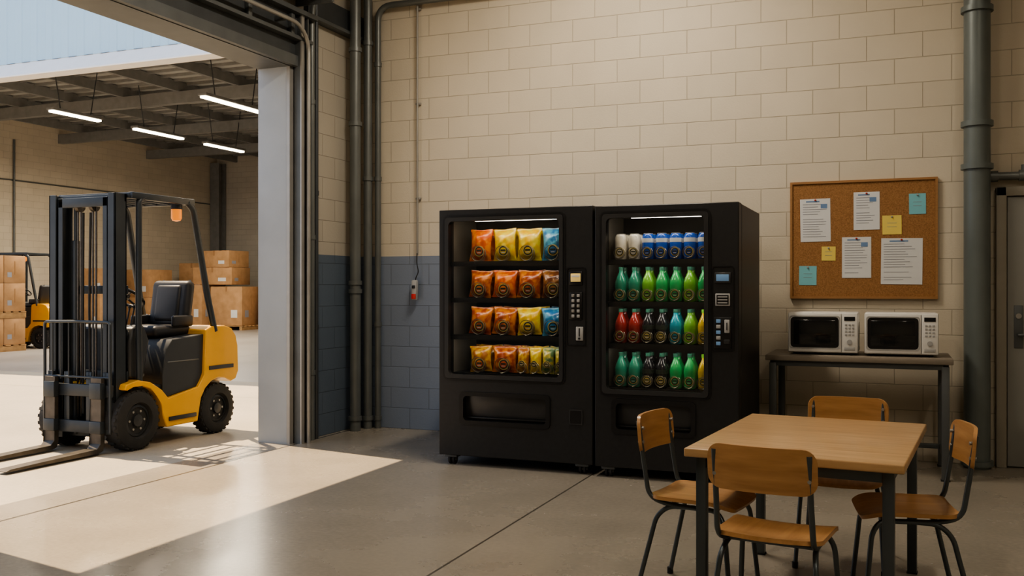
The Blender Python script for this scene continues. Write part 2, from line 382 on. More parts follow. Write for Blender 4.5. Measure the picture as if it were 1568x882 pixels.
pipe('wall_pipe',[(-4.615,7.975,0),(-4.615,7.975,4.06),(2.6,7.975,4.06),(2.6,7.975,HC)],.03,m_pipe,.15,(.1,1.0,2.4,3.5))
pipe('wall_pipe',[(.574,7.90,0),(.574,7.90,HC)],.092,M('pipe_blue_grey',(.16,.185,.185),.42,.25,.1,4),cl=(2.26,2.58,3.44,.04))
k=B('wall_pipe'); k.tube([(.70,7.97,2.19),(2.6,7.97,2.19)],.03,m_pipe,0,14); k.cyl((.66,7.97,2.19),(.72,7.97,2.19),.042,m_pipe); k.cyl((.86,7.97,2.19),(.93,7.97,2.19),.042,m_pipe); k.tube([(.895,7.97,2.19),(.895,7.97,2.27)],.02,m_pipe); k.obj()
k=B('pendant_switch'); k.tube([(-4.2,8.0,HC),(-4.2,8.0,1.66)],.010,m_galv,seg=8)
k.tube([(-4.2,7.99,1.68),(-4.2,7.985,1.58),(-4.18,7.985,1.50),(-4.21,7.985,1.45),(-4.215,7.985,1.40)],.005,m_blk2,.03,8)
k.box((-4.215,7.975,1.33),(.055,.05,.19),m_grey,.012); k.box((-4.215,7.948,1.27),(.045,.012,.05),m_red,.004); k.box((-4.215,7.948,1.36),(.03,.012,.03),m_blk2,.004)
for z in (2.2,3.1,4.0): k.box((-4.2,8.02,z),(.05,.03,.02),m_galv,.003)
k.obj()
e=empty('door_1',(1.21,YB,0))
k=B('frame'); k.bx(-.50,-.43,-.07,0,0,2.11,m_dframe,.006); k.bx(.43,.50,-.07,0,0,2.11,m_dframe,.006); k.bx(-.5,.5,-.07,0,2.04,2.11,m_dframe,.006); k.obj(e)
k=B('leaf'); k.bx(-.425,.425,-.045,-.005,.01,2.035,m_door,.003); k.bx(-.38,-.32,-.052,-.045,.90,1.22,m_steel2,.003); k.cyl((-.35,-.05,1.0),(-.35,-.11,1.0),.012,m_steel2); k.cyl((-.36,-.105,1.0),(-.23,-.105,1.0),.010,m_steel2); k.cyl((-.35,-.05,1.14),(-.35,-.065,1.14),.02,m_galv); k.obj(e)

def fill_fixture(name,x,y,p,col=(1,.885,.73),L=1.5):  # unseen ceiling fixtures, added to give the room its fill light
    e=empty(name,(x,y,HC)); k=B('housing'); k.box((0,0,-.06),(.30,L,.09),m_grey,.01); k.box((0,0,-.11),(.24,L-.08,.02),m_tubeL,.004); k.obj(e)
    area('lamp',(0,0,-.14),.24,L-.1,p,col,parent=e)
fill_fixture('fill_ceiling_light',-2.1,6.0,98)
fill_fixture('fill_ceiling_light',-2.1,2.0,52)
fill_fixture('fill_ceiling_light',1.6,4.2,12)
fill_fixture('fill_ceiling_light',1.6,0.0,48)

# ---------------------------------------------------------------- vending machines
def bagmat(name,a,b): return M(name,a,.30,0,.05,22,.15,40,col2=b,coat=.3,sharp=.08)
bg_o=bagmat('bag_orange',(.70,.11,.010),(.80,.26,.03)); bg_y=bagmat('bag_yellow',(.82,.48,.01),(.78,.60,.05)); bg_b=bagmat('bag_blue',(.03,.18,.44),(.10,.38,.55))
bg_r=bagmat('bag_rust',(.40,.07,.012),(.66,.22,.03)); bg_n=bagmat('bag_brown',(.18,.06,.022),(.38,.17,.05)); bg_g=bagmat('bag_olive',(.14,.24,.10),(.62,.48,.07)); bg_yb=bagmat('bag_mix',(.70,.40,.03),(.42,.15,.03))
def btm(name,c): return M(name,c,.18,0,.12,25,coat=.4)
bt={'dg':btm('bottle_dark_green',(.04,.27,.17)),'g':btm('bottle_green',(.05,.42,.13)),'l':btm('bottle_lime',(.20,.50,.06)),'t':btm('bottle_teal',(.02,.30,.38)),
    'k':btm('bottle_black',(.020,.020,.023)),'r':btm('bottle_red',(.32,.035,.03)),'y':btm('bottle_yellow',(.62,.42,.03)),'w':btm('can_white',(.74,.69,.58)),'b':btm('can_blue',(.02,.10,.48))}
capm=M('bottle_cap',(.03,.12,.08),.4)

def machine(name,cx,fy,W,H,dep,win,disp,shelves,ctrl):
    e=empty(name,(cx,fy,0)); h=W/2; z0=.075; th=.13
    k=B('cabinet'); k.slab(-h,h,z0,H,[win,disp],0,th,m_blk)
    k.bx(-h,-h+.03,th+.006,dep,z0,H-.005,m_blk); k.bx(h-.03,h,th+.006,dep,z0,H-.005,m_blk); k.bx(-h+.03,h-.03,th+.006,dep,H-.035,H-.005,m_blk)
    k.bx(-h+.03,h-.03,dep-.03,dep,z0,H-.035,m_blk); k.bx(-h+.03,h-.03,th,dep-.03,z0,z0+.03,m_blk)
    k.obj(e,bevel=.006)
    k=B('liner'); x0,x1,a,b=win
    k.bx(x0-.03,x0-.02,.03,.62,a-.02,b+.02,m_inner); k.bx(x1+.02,x1+.03,.03,.62,a-.02,b+.02,m_inner)
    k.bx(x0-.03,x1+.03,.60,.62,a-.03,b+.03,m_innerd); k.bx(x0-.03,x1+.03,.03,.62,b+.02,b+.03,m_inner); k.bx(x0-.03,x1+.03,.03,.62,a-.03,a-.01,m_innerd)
    k.obj(e)
    k=B('window_bezel'); k.ring(x0-.012,x1+.012,a-.012,b+.012,.03,.035,.03,-.012,.035,m_bezel)
    k.ring(x0-.03,x1+.03,a-.03,b+.03,.016,.045,.05,-.006,.01,m_blk2); k.obj(e)
    k=B('glass'); k.bx(x0+.005,x1-.005,.02,.024,a+.005,b-.005,m_glass); k.obj(e)
    k=B('led'); k.box(((x0+x1)/2+.08,.07,b-.012),((x1-x0)*.72,.03,.012),m_led,.003); k.box((x0-.012,.06,(a+b)/2+.2),(.008,.02,(b-a)*.55),m_led,.002); k.obj(e)
    k=B('shelves')
    for z in shelves:
        k.bx(x0-.02,x1+.02,.061,.58,z-.014,z-.005,m_innerd); k.bx(x0-.01,x1+.01,.048,.060,z-.034,z+.003,m_innerd)
    k.obj(e)
    for z in shelves[:-1]:
        area('shelf_fill',((x0+x1)/2,.074,z-.020),(x1-x0)*.9,.018,.62,(1,.92,.80),rot=(math.radians(20),0,0),parent=e)  # added fill light hidden behind the rail, brightens the row below
    d0,d1,c0,c1=disp
    k=B('dispenser_flap'); k.ring(d0-.02,d1+.02,c0-.02,c1+.02,.032,.03,.035,-.010,.05,m_blk2)
    k.box(((d0+d1)/2,.05,(c0+c1)/2),(d1-d0+.01,.012,c1-c0+.01),m_bezel,.002,rot=(.12,0,0)); k.box(((d0+d1)/2,.036,c0+.03),(d1-d0-.05,.01,.012),m_blk,.003); k.obj(e)
    k=B('feet')
    for x in (-h+.09,h-.09):
        for y in (.06,dep-.1):
            k.box((x,y,.066),(.10,.08,.022),m_steel2,.004); k.cyl((x-.025,y,.036),(x-.008,y,.036),.036,m_rub,seg=18); k.cyl((x+.008,y,.036),(x+.025,y,.036),.036,m_rub,seg=18); k.cyl((x-.03,y,.036),(x+.03,y,.036),.01,m_galv)
    k.obj(e)
    k=B('control_panel'); ctrl(k); k.obj(e)
    area('interior_lamp',((x0+x1)/2,.060,b-.022),(x1-x0)*.85,.02,.55,(1,.90,.74),rot=(math.radians(22),0,0),parent=e)
    return e
def coil(k,x,z,r,y=.085):
    k.tube([(x+r*math.cos(t*math.pi/8),y+t*.0022,z+r*math.sin(t*math.pi/8)) for t in range(-4,45)],.0028,m_coil,0,6)
cx=-2.627
def c1(k):
    x=.49
    k.ring(x-.075,x+.075,.93,1.50,.008,.02,.02,-.006,.004,m_blk2)
    k.box((x,-.006,1.42),(.10,.014,.10),m_blk2,.006); k.box((x,-.014,1.425),(.075,.006,.06),m_dispY,.002); k.box((x,-.018,1.435),(.06,.003,.012),m_paper)
    k.box((x,-.005,1.22),(.095,.014,.20),m_blk2,.005)
    for i in range(5):
        for j in range(2): k.box((x-.02+j*.04,-.014,1.295-i*.037),(.022,.008,.022),m_grey if (i+j)%3 else m_galv,.003)
    k.box((x+.028,-.007,1.02),(.055,.014,.10),m_grey,.005); k.box((x+.028,-.015,1.03),(.008,.006,.06),m_blk2); k.cyl((x+.028,-.012,.985),(x+.028,-.02,.985),.008,m_blk2)
    k.ring(x-.05,x+.05,.36,.47,.008,.006,.006,-.008,.004,m_bezel); k.box((x,-.002,.415),(.085,.006,.095),m_blk2)
vm=machine('vending_machine',cx,6.53,1.23,1.945,1.03,(-.55,.379,.675,1.875),(-.42,.27,.335,.545),(1.55,1.272,.99,.70),c1)
rows=[(1.55,[(bg_o,),(bg_y,),(bg_y,),(bg_b,)],.25),(1.272,[(bg_r,),(bg_o,),(bg_r,),(bg_n,)],.21),(.99,[(bg_r,),(bg_r,),(bg_y,),(bg_b,)],.21)]
k=B('snack_bags'); kc=B('dispensing_coils'); X0,X1=-.435,.365
def emblem(k,x,y,z,r,base=None):
    k.cyl((x,y,z),(x,y-.003,z),r,m_gold,seg=24); k.cyl((x,y-.002,z),(x,y-.005,z),r*.84,m_ltint,seg=24); k.cyl((x,y-.004,z),(x,y-.006,z),r*.62,base or m_gold,seg=20); k.box((x,y-.0065,z+r*.1),(r*1.0,.002,r*.3),m_ltint); k.box((x,y-.0065,z-r*.3),(r*.7,.002,r*.14),m_paper)
for z,L,hh in rows:
    n=len(L)
    for i,(m,) in enumerate(L):
        x=X0+(i+.5)*(X1-X0)/n
        for d in range(3): k.bag((x,.165+d*.10,z+hh/2+.004),.19,hh,.095,m)
        emblem(k,x+.008,.112,z+hh*.33,.042,m); coil(kc,x,z+.062,.058)
z=.70
for i in range(2):
    x=X0+(i+.5)*.2
    for d in range(3): k.bag((x,.165+d*.10,z+.105),.19,.20,.095,bg_r if i else bg_yb)
    emblem(k,x+.01,.112,z+.07,.042,bg_o); coil(kc,x,z+.062,.058)
for i in range(4):
    x=-.03+(i+.5)*.10
    for d in range(3): k.bag((x,.155+d*.08,z+.105),.096,.20,.065,(bg_yb,bg_y,bg_g,bg_g)[i])
    emblem(k,x,.118,z+.08,.026); coil(kc,x,z+.05,.040)
k.obj(vm,ang=70); kc.obj(vm)
cx=-1.483
def c2(k):
    x=.40
    k.ring(x-.075,x+.075,.92,1.50,.006,.02,.02,-.006,.004,m_blk2)
    k.box((x,-.006,1.42),(.11,.014,.075),m_bezel,.006); k.box((x,-.014,1.42),(.085,.006,.045),m_dispB,.002)
    k.box((x,-.006,1.27),(.10,.014,.085),m_grey,.005); k.box((x,-.014,1.27),(.08,.004,.065),m_blk2)
    for i in range(3): k.box((x,-.017,1.29-i*.02),(.065,.003,.008),m_grey)
    k.box((x,-.005,1.045),(.12,.014,.215),m_blk2,.005)
    for i in range(5): k.box((x-.028,-.014,1.125-i*.038),(.03,.008,.024),m_grey if i%2 else m_dispB,.003)
    k.box((x+.03,-.014,1.09),(.035,.01,.09),m_grey,.004); k.box((x+.03,-.02,1.09),(.006,.006,.05),m_blk2); k.box((x+.03,-.014,.985),(.04,.01,.03),m_bezel,.004)
dm=machine('vending_machine',cx,6.51,1.014,1.935,1.05,(-.44,.291,.61,1.865),(-.362,.196,.335,.545),(1.55,1.25,.95,.635),c2)
k=B('drink_bottles')
plan=[(1.55,'wwbbbbb',True),(1.25,['dg','dg','l','g','g','l','g'],False),(.95,['r','r','k','k','t','l','y'],False),(.635,['dg','dg','k','k','g','g','y'],False)]
for z,L,can in plan:
    for i,c in enumerate(L):
        x=-.355+i*(.60/6)
        for d in range(2):
            y=.150+d*.10
            if can:
                k.lathe([(.030,0),(.041,.007),(.043,.02),(.043,.165),(.036,.183),(.032,.187)],(x,y,z),bt[c],20)
                k.lathe([(.033,0),(.033,.006)],(x,y,z+.186),m_galv,18)
                if c=='b': k.lathe([(.0434,0),(.0434,.03)],(x,y,z+.125),m_paper,20)
            else:
                k.lathe([(.032,0),(.042,.008),(.044,.03),(.041,.07),(.044,.11),(.043,.140),(.036,.168),(.023,.198),(.0165,.212),(.0165,.228)],(x,y,z),bt[c],20)
                k.lathe([(.019,0),(.019,.022),(.016,.025)],(x,y,z+.226),capm if c!='y' else bt['l'],14)
                k.lathe([(.0443,0),(.0443,.03)],(x,y,z+.105),bt[c] if c!='k' else m_ltint,20)
        emblem(k,x+.003,.104,z+.058,.030,bt[c] if c!='k' else m_gold)
        coil(k,x,z+.052,.040,.080)
k.obj(dm)

# ---------------------------------------------------------------- cork board
e=empty('notice_board',(-.24,YB,1.737))
W,Hh=1.10,.945
k=B('cork'); k.box((0,-.012,0),(W-.03,.02,Hh-.03),m_cork); k.obj(e)
k=B('frame'); k.ring(-W/2,W/2,-Hh/2,Hh/2,.018,.002,.002,-.034,-.001,m_frame); k.obj(e)
k=B('papers'); kt=B('printed_text')
def px(x): return -.548+(x-1210)*.00485
def pz(y): return .4725-(y-275)*.00516
papers=[(1226,1274,302,369,m_paper),(1310,1350,294,352,m_paper),(1394,1419,299,330,m_stb),(1354,1383,331,360,m_sty),(1260,1282,377,399,m_sty),(1292,1337,363,426,m_paper),(1352,1414,366,436,m_paper),(1224,1252,407,437,m_stb)]
for a,b,c,d,m in papers:
    x0,x1,z1,z0=px(a),px(b),pz(c),pz(d); ro=random.uniform(-.02,.02)
    k.box(((x0+x1)/2,-.0245,(z0+z1)/2),(x1-x0,.002,z1-z0),m,rot=(0,ro,0)); k.lathe([(.006,0),(.008,.006),(.004,.012)],((x0+x1)/2,-.026,z1-.012),m_pin if m is m_paper else m_grey,10,'y')
    if m is m_paper:
        n=int((z1-z0)/.02)
        for i in range(2,n-1):
            if random.random()<.12: continue
            ln=(x1-x0)*random.uniform(.45,.8)
            kt.box((x0+.02+ln/2,-.0262,z1-i*.02-.005),(ln,.001,.004),m_ink)
        kt.box(((x0+x1)/2-.02,-.0262,z1-.022),((x1-x0)*.45,.001,.010),m_inkb)
        if random.random()<.7: kt.box((x1-.05,-.0264,z1-.06),(.05,.001,.035),m_inkb)
    else:
        for i in range(2): kt.box(((x0+x1)/2,-.0262,(z0+z1)/2+.015-.03*i),((x1-x0)*.5,.001,.003),m_ink)
k.obj(e); kt.obj(e)

# ---------------------------------------------------------------- worktop + microwaves
e=empty('side_table',(-.255,7.57,0))
k=B('top'); k.box((0,0,.835),(1.27,.70,.04),m_shelf,.005); k.obj(e)
k=B('frame')
for x in (-.585,.585):
    for y in (-.30,.30): k.box((x,y,.4),(.05,.05,.80),m_steel2,.005); k.box((x,y,.005),(.06,.06,.01),m_rub)
    k.box((x,0,.795),(.045,.56,.04),m_steel2,.004); k.box((x,0,.15),(.035,.56,.035),m_steel2,.004)
for y in (-.30,.30): k.box((0,y,.795),(1.14,.04,.04),m_steel2,.004)
k.box((0,.30,.15),(1.14,.035,.035),m_steel2,.004); k.obj(e)
def microwave(x):
    e=empty('microwave',(x,7.35,.855)); w,h,d=.495,.30,.36
    k=B('body'); k.box((0,d/2+.012,h/2+.015),(w,d,h),m_white,.012)
    for a in (-.2,.2):
        for b in (.06,d-.04): k.cyl((a,b,0),(a,b,.017),.014,m_rub)
    for i in range(8): k.box((w/2,.15+i*.02,.2),(.002,.008,.08),m_grey)
    k.obj(e)
    k=B('door'); k.box((-.055,.004,h/2+.015),(.375,.022,h-.012),m_white,.008); k.ring(-.225,.115,.055,.28,.022,.02,.025,-.010,0,m_blk2); k.box((-.055,-.007,.167),(.30,.008,.185),m_mglass,.004)
    k.ring(-.235,.125,.045,.29,.008,.02,.02,-.009,0,m_grey); k.obj(e)
    k=B('control_panel'); k.box((.19,.004,h/2+.015),(.108,.022,h-.012),m_white,.006); k.box((.19,-.008,.27),(.075,.004,.030),m_blk2,.001)
    for i in range(4):
        for j in range(3): k.box((.166+j*.024,-.008,.225-i*.024),(.016,.004,.014),m_grey,.001)
    k.cyl((.19,-.006,.10),(.19,-.016,.10),.018,m_grey); k.box((.19,-.008,.05),(.075,.005,.025),m_grey,.002); k.obj(e)
microwave(-.495); microwave(.043)

# ---------------------------------------------------------------- dining table
e=empty('dining_table',(-.325,4.37,0),math.radians(-5.2))
k=B('top'); k.box((0,0,.685),(.83,1.19,.035),m_twood,.006,seg=3); k.obj(e)
k=B('frame')
for x in (-.355,.355):
    for y in (-.535,.535): k.box((x,y,.334),(.042,.042,.667),m_tube,.004); k.box((x,y,.004),(.046,.046,.008),m_rub)
    k.box((x,0,.645),(.03,1.03,.045),m_tube,.003)
for y in (-.535,.535): k.box((0,y,.645),(.67,.03,.045),m_tube,.003)
k.obj(e)

# ---------------------------------------------------------------- chairs (face local +y)
def chair(loc,rz,first=[None]):
    if first[0]:
        return copy_tree(first[0],loc,rz)
    e=empty('dining_chair',loc,rz); first[0]=e
    k=B('seat')
    def fs(x,y):
        z=.437+.010*(x/.2)**2-.004
        if y>.08: z-=.030*((y-.08)/.12)**2
        if y<-.12: z+=.012*((-y-.12)/.08)**2
        return Vector((x,y+.005,z))
    k.plate(fs,.39,.375,.06,.016,m_wood,16,22); k.obj(e,ang=50)
    k=B('backrest')
    def fb(x,z):
        return Vector((x,-.222-.10*(z/1.0)*.9-.02+.035*(x/.2)**2-.012*math.cos(z*8),.705+z))
    k.plate(fb,.39,.165,.05,.014,m_woodb,18,14); k.obj(e,ang=50)
    k=B('frame')
    for sx in (-1,1):
        x=.170*sx
        k.tube([(x,-.236,.765),(x,-.212,.60),(x*1.02,-.185,.44),(x*.95,-.10,.412),(x*.95,.12,.408),(x*1.05,.155,.36),(x*1.18,.19,.006)],.0105,m_tube,.05,12)
        k.tube([(x*.93,.02,.411),(x*.95,-.10,.405),(x*1.02,-.15,.36),(x*1.2,-.235,.006)],.0105,m_tube,.05,12)
        for yy,q in ((.19,1.18),(-.235,1.2)): k.cyl((x*q,yy,0),(x*q,yy,.03),.014,m_rub,seg=12)
        for zz in (.675,.735): k.cyl((x,-.235,zz),(x,-.21,zz),.007,m_galv,seg=10)
    for yy in (-.09,.11): k.tube([(-.165,yy,.411),(.165,yy,.411)],.009,m_tube,0,10)
    k.obj(e,ang=60)
    return e
chair((-.41,3.69,0),math.radians(-8))
chair((-.785,4.20,0),math.radians(-90-9))
chair((.04,4.29,0),math.radians(90+9))
chair((-.235,4.93,0),math.radians(180-3))

# ---------------------------------------------------------------- forklift (faces local -y)
F=empty('forklift',(-6.25,6.6,0))
k=B('chassis')
arcR=[(.55+.28*math.cos(math.radians(a)),.24+.28*math.sin(math.radians(a))) for a in (55,75,95,115,135,155,178)]
arcF=[(-.47+.285*math.cos(math.radians(a)),.25+.285*math.sin(math.radians(a))) for a in (0,20,40,60,80,100,115)]
poly=[(.36,.97),(.44,1.0),(.62,1.0),(.72,.97),(.78,.90),(.81,.80),(.82,.56),(.78,.49)]+arcR+[(.25,.15),(-.14,.15)]+arcF+[(-.62,.52),(-.60,.56),(-.47,.585),(-.33,.555),(-.20,.48),(-.12,.40),(.26,.46),(.34,.56)]
k.prism(poly,-.43,.43,m_yel); k.obj(F,bevel=.014)
k=B('underframe'); k.bx(-.24,.24,-.50,.70,.12,.50,m_fdark,.02); k.bx(-.20,.20,.70,.84,.40,.60,m_fdark,.02)
k.bx(.40,.445,-.12,.22,.20,.235,m_fdark,.005); k.bx(-.445,-.40,-.12,.22,.20,.235,m_fdark,.005)
k.bx(.425,.436,.40,.74,.60,.635,m_fdark); k.obj(F)
k=B('engine_hood'); k.prism([(-.16,.40),(.28,.46),(.345,.58),(.40,.88),(.36,.93),(-.04,.90),(-.12,.82),(-.16,.6)],-.40,.40,m_fdark); k.bx(-.405,.405,-.10,.30,.70,.712,m_steel2); k.obj(F,bevel=.03)
k=B('cowl'); k.prism([(-.50,.60),(-.34,.57),(-.27,.90),(-.34,1.04),(-.46,1.02),(-.50,.9)],-.36,.36,m_fdark); k.bx(-.38,.38,-.5,-.1,.47,.52,m_fdark,.01)
k.obj(F,bevel=.02)
k=B('operator_seat'); k.box((0,.17,.965),(.46,.46,.10),m_seat,.04,seg=4); k.box((0,.40,1.20),(.44,.11,.44),m_seat,.05,rot=(-.16,0,0),seg=4); k.box((0,.355,1.21),(.28,.06,.34),m_seat,.03,rot=(-.16,0,0),seg=3)
for s in (-1,1): k.box((s*.235,.27,1.05),(.04,.26,.10),m_seat,.018,seg=3); k.tube([(s*.19,.36,1.0),(s*.21,.45,1.35),(s*.15,.47,1.42)],.010,m_fdark,.05,8)
k.obj(F)
k=B('steering'); k.cyl((0,-.36,1.0),(0,-.19,1.26),.028,m_fdark); 
ctr=Vector((0,-.18,1.275)); ax=Vector((0,.17,.26)).normalized(); u=Vector((1,0,0)); v=ax.cross(u)
k.tube([ctr+(u*math.cos(t*math.pi/12)+v*math.sin(t*math.pi/12))*.165 for t in range(24)],.014,m_blk2,0,10,True)
for t in (90,210,330): k.cyl(ctr,ctr+(u*math.cos(math.radians(t))+v*math.sin(math.radians(t)))*.16,.010,m_blk2,seg=8)
k.cyl(ctr-ax*.01,ctr+ax*.02,.04,m_blk2)
for i in range(3): k.cyl((.18+i*.05,-.36,1.0),(.18+i*.05,-.31,1.18),.007,m_fdark,seg=8); k.box((.18+i*.05,-.31,1.19),(.025,.025,.035),m_blk2,.01)
k.obj(F)
k=B('overhead_guard')
for s in (-1,1):
    k.tube([(s*.40,-.43,.52),(s*.40,-.44,1.1),(s*.385,-.42,2.09),(s*.385,-.36,2.115)],.026,m_mast,.05,10)
    k.tube([(s*.41,.50,.95),(s*.40,.42,1.25),(s*.385,.24,2.06),(s*.385,.16,2.115)],.030,m_mast,.06,10)
    k.bar((s*.385,-.52,2.12),(s*.385,.24,2.12),.05,.055,m_mast,.008)
    k.bar((s*.36,-.43,1.02),(s*.42,-.43,1.02),.03,.03,m_mast,.004)
for y in (-.50,.22): k.bar((-.385,y,2.12),(.385,y,2.12),.05,.05,m_mast,.008)
for i in range(5): k.bar((-.28+i*.14,-.48,2.125),(-.28+i*.14,.20,2.125),.02,.04,m_mast,.003)
k.obj(F)
k=B('beacon'); k.cyl((.32,.10,2.09),(.32,.10,2.05),.05,m_fdark); k.lathe([(.046,0),(.046,-.08),(.035,-.10),(.01,-.108)],(.32,.10,2.05),m_orange,20); k.obj(F)
k=B('wheels')
for y,r,w in ((-.47,.25,.17),(.55,.235,.15)):
    for s in (-1,1):
        x0=s*.27; x1=s*(.27+w)
        prof=[(r*.55,-w/2),(r*.8,-w/2),(r*.93,-w/2+.012),(r,-w/2+.035),(r,w/2-.035),(r*.93,w/2-.012),(r*.8,w/2),(r*.6,w/2),(r*.55,w/2-.03),(r*.2,w/2-.035)]
        if s<0: prof=[(a,-b) for a,b in prof][::-1]
        k.lathe(prof,((x0+x1)/2,y,r),m_rub,32,'x')
        k.lathe([(r*.53,-.02),(r*.53,.02),(r*.45,.026),(r*.44,.006),(r*.22,.006),(r*.2,.03),(.01,.034)] if s>0 else [(.01,-.034),(r*.2,-.03),(r*.22,-.006),(r*.44,-.006),(r*.45,-.026),(r*.53,-.02),(r*.53,.02)],(x1-s*.045,y,r),m_fdark,28,'x')
        for q in range(6):
            t=q*math.pi/3; k.cyl((x1-s*.04,y+r*.33*math.cos(t),r+r*.33*math.sin(t)),(x1-s*.026,y+r*.33*math.cos(t),r+r*.33*math.sin(t)),.010,m_galv,seg=8)
        for q in range(26):
            t=q*2*math.pi/26; k.box(((x0+x1)/2,y+(r-.006)*math.sin(t),r+(r-.006)*math.cos(t)),(w*.8,.026,.012),m_rub,rot=(-t,0,0))
k.obj(F,ang=30)
k=B('mast')
for s in (-1,1):
    k.bx(s*.345,s*.36,-.66,-.53,.07,2.13,m_mast); k.bx(s*.285,s*.36,-.545,-.53,.07,2.13,m_mast); k.bx(s*.285,s*.36,-.66,-.645,.07,2.13,m_mast)
    k.bx(s*.262,s*.276,-.65,-.54,.10,2.10,m_mast); k.bx(s*.22,s*.276,-.55,-.54,.10,2.10,m_mast); k.bx(s*.22,s*.276,-.65,-.64,.10,2.10,m_mast)
    k.cyl((s*.175,-.55,.12),(s*.175,-.55,1.75),.030,m_mast); k.cyl((s*.175,-.55,1.75),(s*.175,-.55,2.08),.018,m_mast)
    for q in (.065,.10): k.box((s*q,-.60,1.15),(.016,.012,1.75),m_chain)
    k.tube([(s*.04,-.60,.3),(s*.035,-.61,1.2),(s*.04,-.60,1.98)],.010,m_rub,.1,8)
    k.bar((s*.30,-.50,1.0),(s*.30,-.36,.62),.04,.04,m_mast,.004)
    k.cyl((s*.30,-.52,.85),(s*.30,-.30,.60),.025,m_galv)
k.bx(-.36,.36,-.56,-.53,2.06,2.13,m_mast,.006); k.bx(-.27,.27,-.65,-.62,2.02,2.10,m_mast,.006); k.bx(-.36,.36,-.54,-.51,.55,.66,m_mast,.006); k.bx(-.36,.36,-.54,-.51,1.30,1.37,m_mast,.006); k.bx(-.36,.36,-.56,-.50,.10,.22,m_mast,.006)
for s in (-1,1): k.cyl((s*.08-.02,-.60,2.03),(s*.08+.02,-.60,2.03),.045,m_chain)
k.obj(F,bevel=.003)
k=B('carriage')
k.bx(-.34,.37,-.715,-.68,.46,.56,m_mast,.006); k.bx(-.34,.37,-.715,-.68,.16,.26,m_mast,.006)
for x in (-.30,-.12,.12,.30): k.bx(x-.03,x+.03,-.70,-.66,.16,.66,m_mast,.005)
for x in (-.34,.37): k.tube([(x,-.72,.18),(x,-.72,1.07),(0,-.72,1.075)],.013,m_mast,.03,8)
k.tube([(-.34,-.72,.62),(.37,-.72,.62)],.010,m_mast,0,8)
for i in range(1,8):
    x=-.34+i*.0888; k.tube([(x,-.72,.60),(x,-.72,1.07)],.006,m_mast,0,6)
k.obj(F)
k=B('forks')
for x in (-.24,.26):
    k.prism([(-.72,.62),(-.76,.62),(-.765,.09),(-.80,.055),(-1.60,.035),(-1.64,.025),(-1.64,.018),(-.78,.015),(-.735,.03),(-.72,.08)],x-.055,x+.055,m_fork)
    k.bx(x-.06,x+.06,-.775,-.72,.45,.58,m_mast,.006); k.bx(x-.06,x+.06,-.775,-.72,.17,.27,m_mast,.006)
k.obj(F,bevel=.005)
copy_tree(F,(-18.25,15.9,0),math.radians(-80))

# ---------------------------------------------------------------- warehouse wing across the yard
XW=-23.9; YW=29.2; HW=6.34; FY=11.5
B('wall_warehouse_left').bx(XW-.3,XW,FY,YW,0,HW,m_wwh).obj()
B('wall_warehouse_back').bx(XW-.3,XO,YW,YW+.3,0,HW,m_wwhb).obj()
B('wall_warehouse_right').bx(XO,XL,YB+.3,YW,0,7.5,m_wwh).obj()
B('ceiling_warehouse').bx(XW-.3,XO,FY,YW+.3,HW,HW+.3,m_ceil).obj()
k=B('roof_beams')
for i in range(11):
    x=-23+i*1.75; k.bx(x-.05,x+.05,FY+.1,YW,HW-.26,HW-.02,m_beam)
for y in (14.5,18.2,21.9,25.6): k.bx(XW,XO,y-.09,y+.09,HW-.54,HW-.26,m_beam)
for i in range(40):
    y=FY+.3+i*.44; k.bx(XW,XO,y-.03,y+.03,HW-.06,HW,m_beam)
k.obj()
k=B('fascia_cladding')
prof=[]; x=-45.
while x<XO-.3:
    prof+= [(x,FY),(x+.16,FY),(x+.18,FY-.012),(x+.32,FY-.012),(x+.34,FY)]; x+=.34
poly=prof+[(prof[-1][0],FY+.1),(prof[0][0],FY+.1)]
k.prism(poly,5.08,8.2,m_clad,'z'); k.obj(ang=20)
k=B('trim_4'); k.prism([(FY-.16,4.84),(FY+.0,5.08),(FY+.12,5.08),(FY+.12,4.82),(FY-.16,4.82)],-45,XO,m_flash,'x'); k.obj(ang=20)
B('wall_warehouse_pier').bx(-45,XW-.3,FY+.12,FY+.4,0,7.5,m_wwhb).obj()
for i,(x,y) in enumerate(((XW+.25,18.2),(XW+.25,YW-.25),(XW+.25,14.0))):
    k=B('steel_column'); k.bx(x-.2,x+.2,y-.2,y-.17,0,HW-.3,m_beam); k.bx(x-.2,x+.2,y+.17,y+.2,0,HW-.3,m_beam); k.bx(x-.02,x+.02,y-.17,y+.17,0,HW-.3,m_beam); k.obj()
k=B('warehouse_conduit')
for y,r in ((17.0,.05),(19.4,.04),(20.2,.03)): k.cyl((XW+.055,y,0),(XW+.055,y,HW-.65),r,m_pipe,seg=10)
k.cyl((XW+.025,FY+.2,4.5),(XW+.025,YW-.1,4.5),.02,m_pipe,seg=10); k.obj()
k=B('roller_shutter'); k.bx(-21.6,-19.,YW-.12,YW-.02,0,4.4,m_steel2)
for i in range(22): k.bx(-21.5,-19.1,YW-.16,YW-.12,.1+i*.19,.22+i*.19,m_steel)
k.obj()
for x,y0,y1 in ((-17,15.3,16.7),(-17.05,17.8,19.5),(-17.1,20.4,22.0),(-12.9,15.3,17.3)):
    e=empty('warehouse_light',(x,(y0+y1)/2,5.2)); L=y1-y0
    k=B('housing'); k.box((0,0,.05),(.22,L,.06),m_beam,.01); k.box((0,0,.0),(.13,L-.04,.05),m_tubeL,.01)
    for s in (-1,1): k.cyl((0,s*L*.3,.07),(0,s*L*.3+s*.2,HW-5.215),.012,m_steel,seg=6)
    k.obj(e); area('lamp',(0,0,-.05),.1,L-.1,260,(1,.86,.66),parent=e)

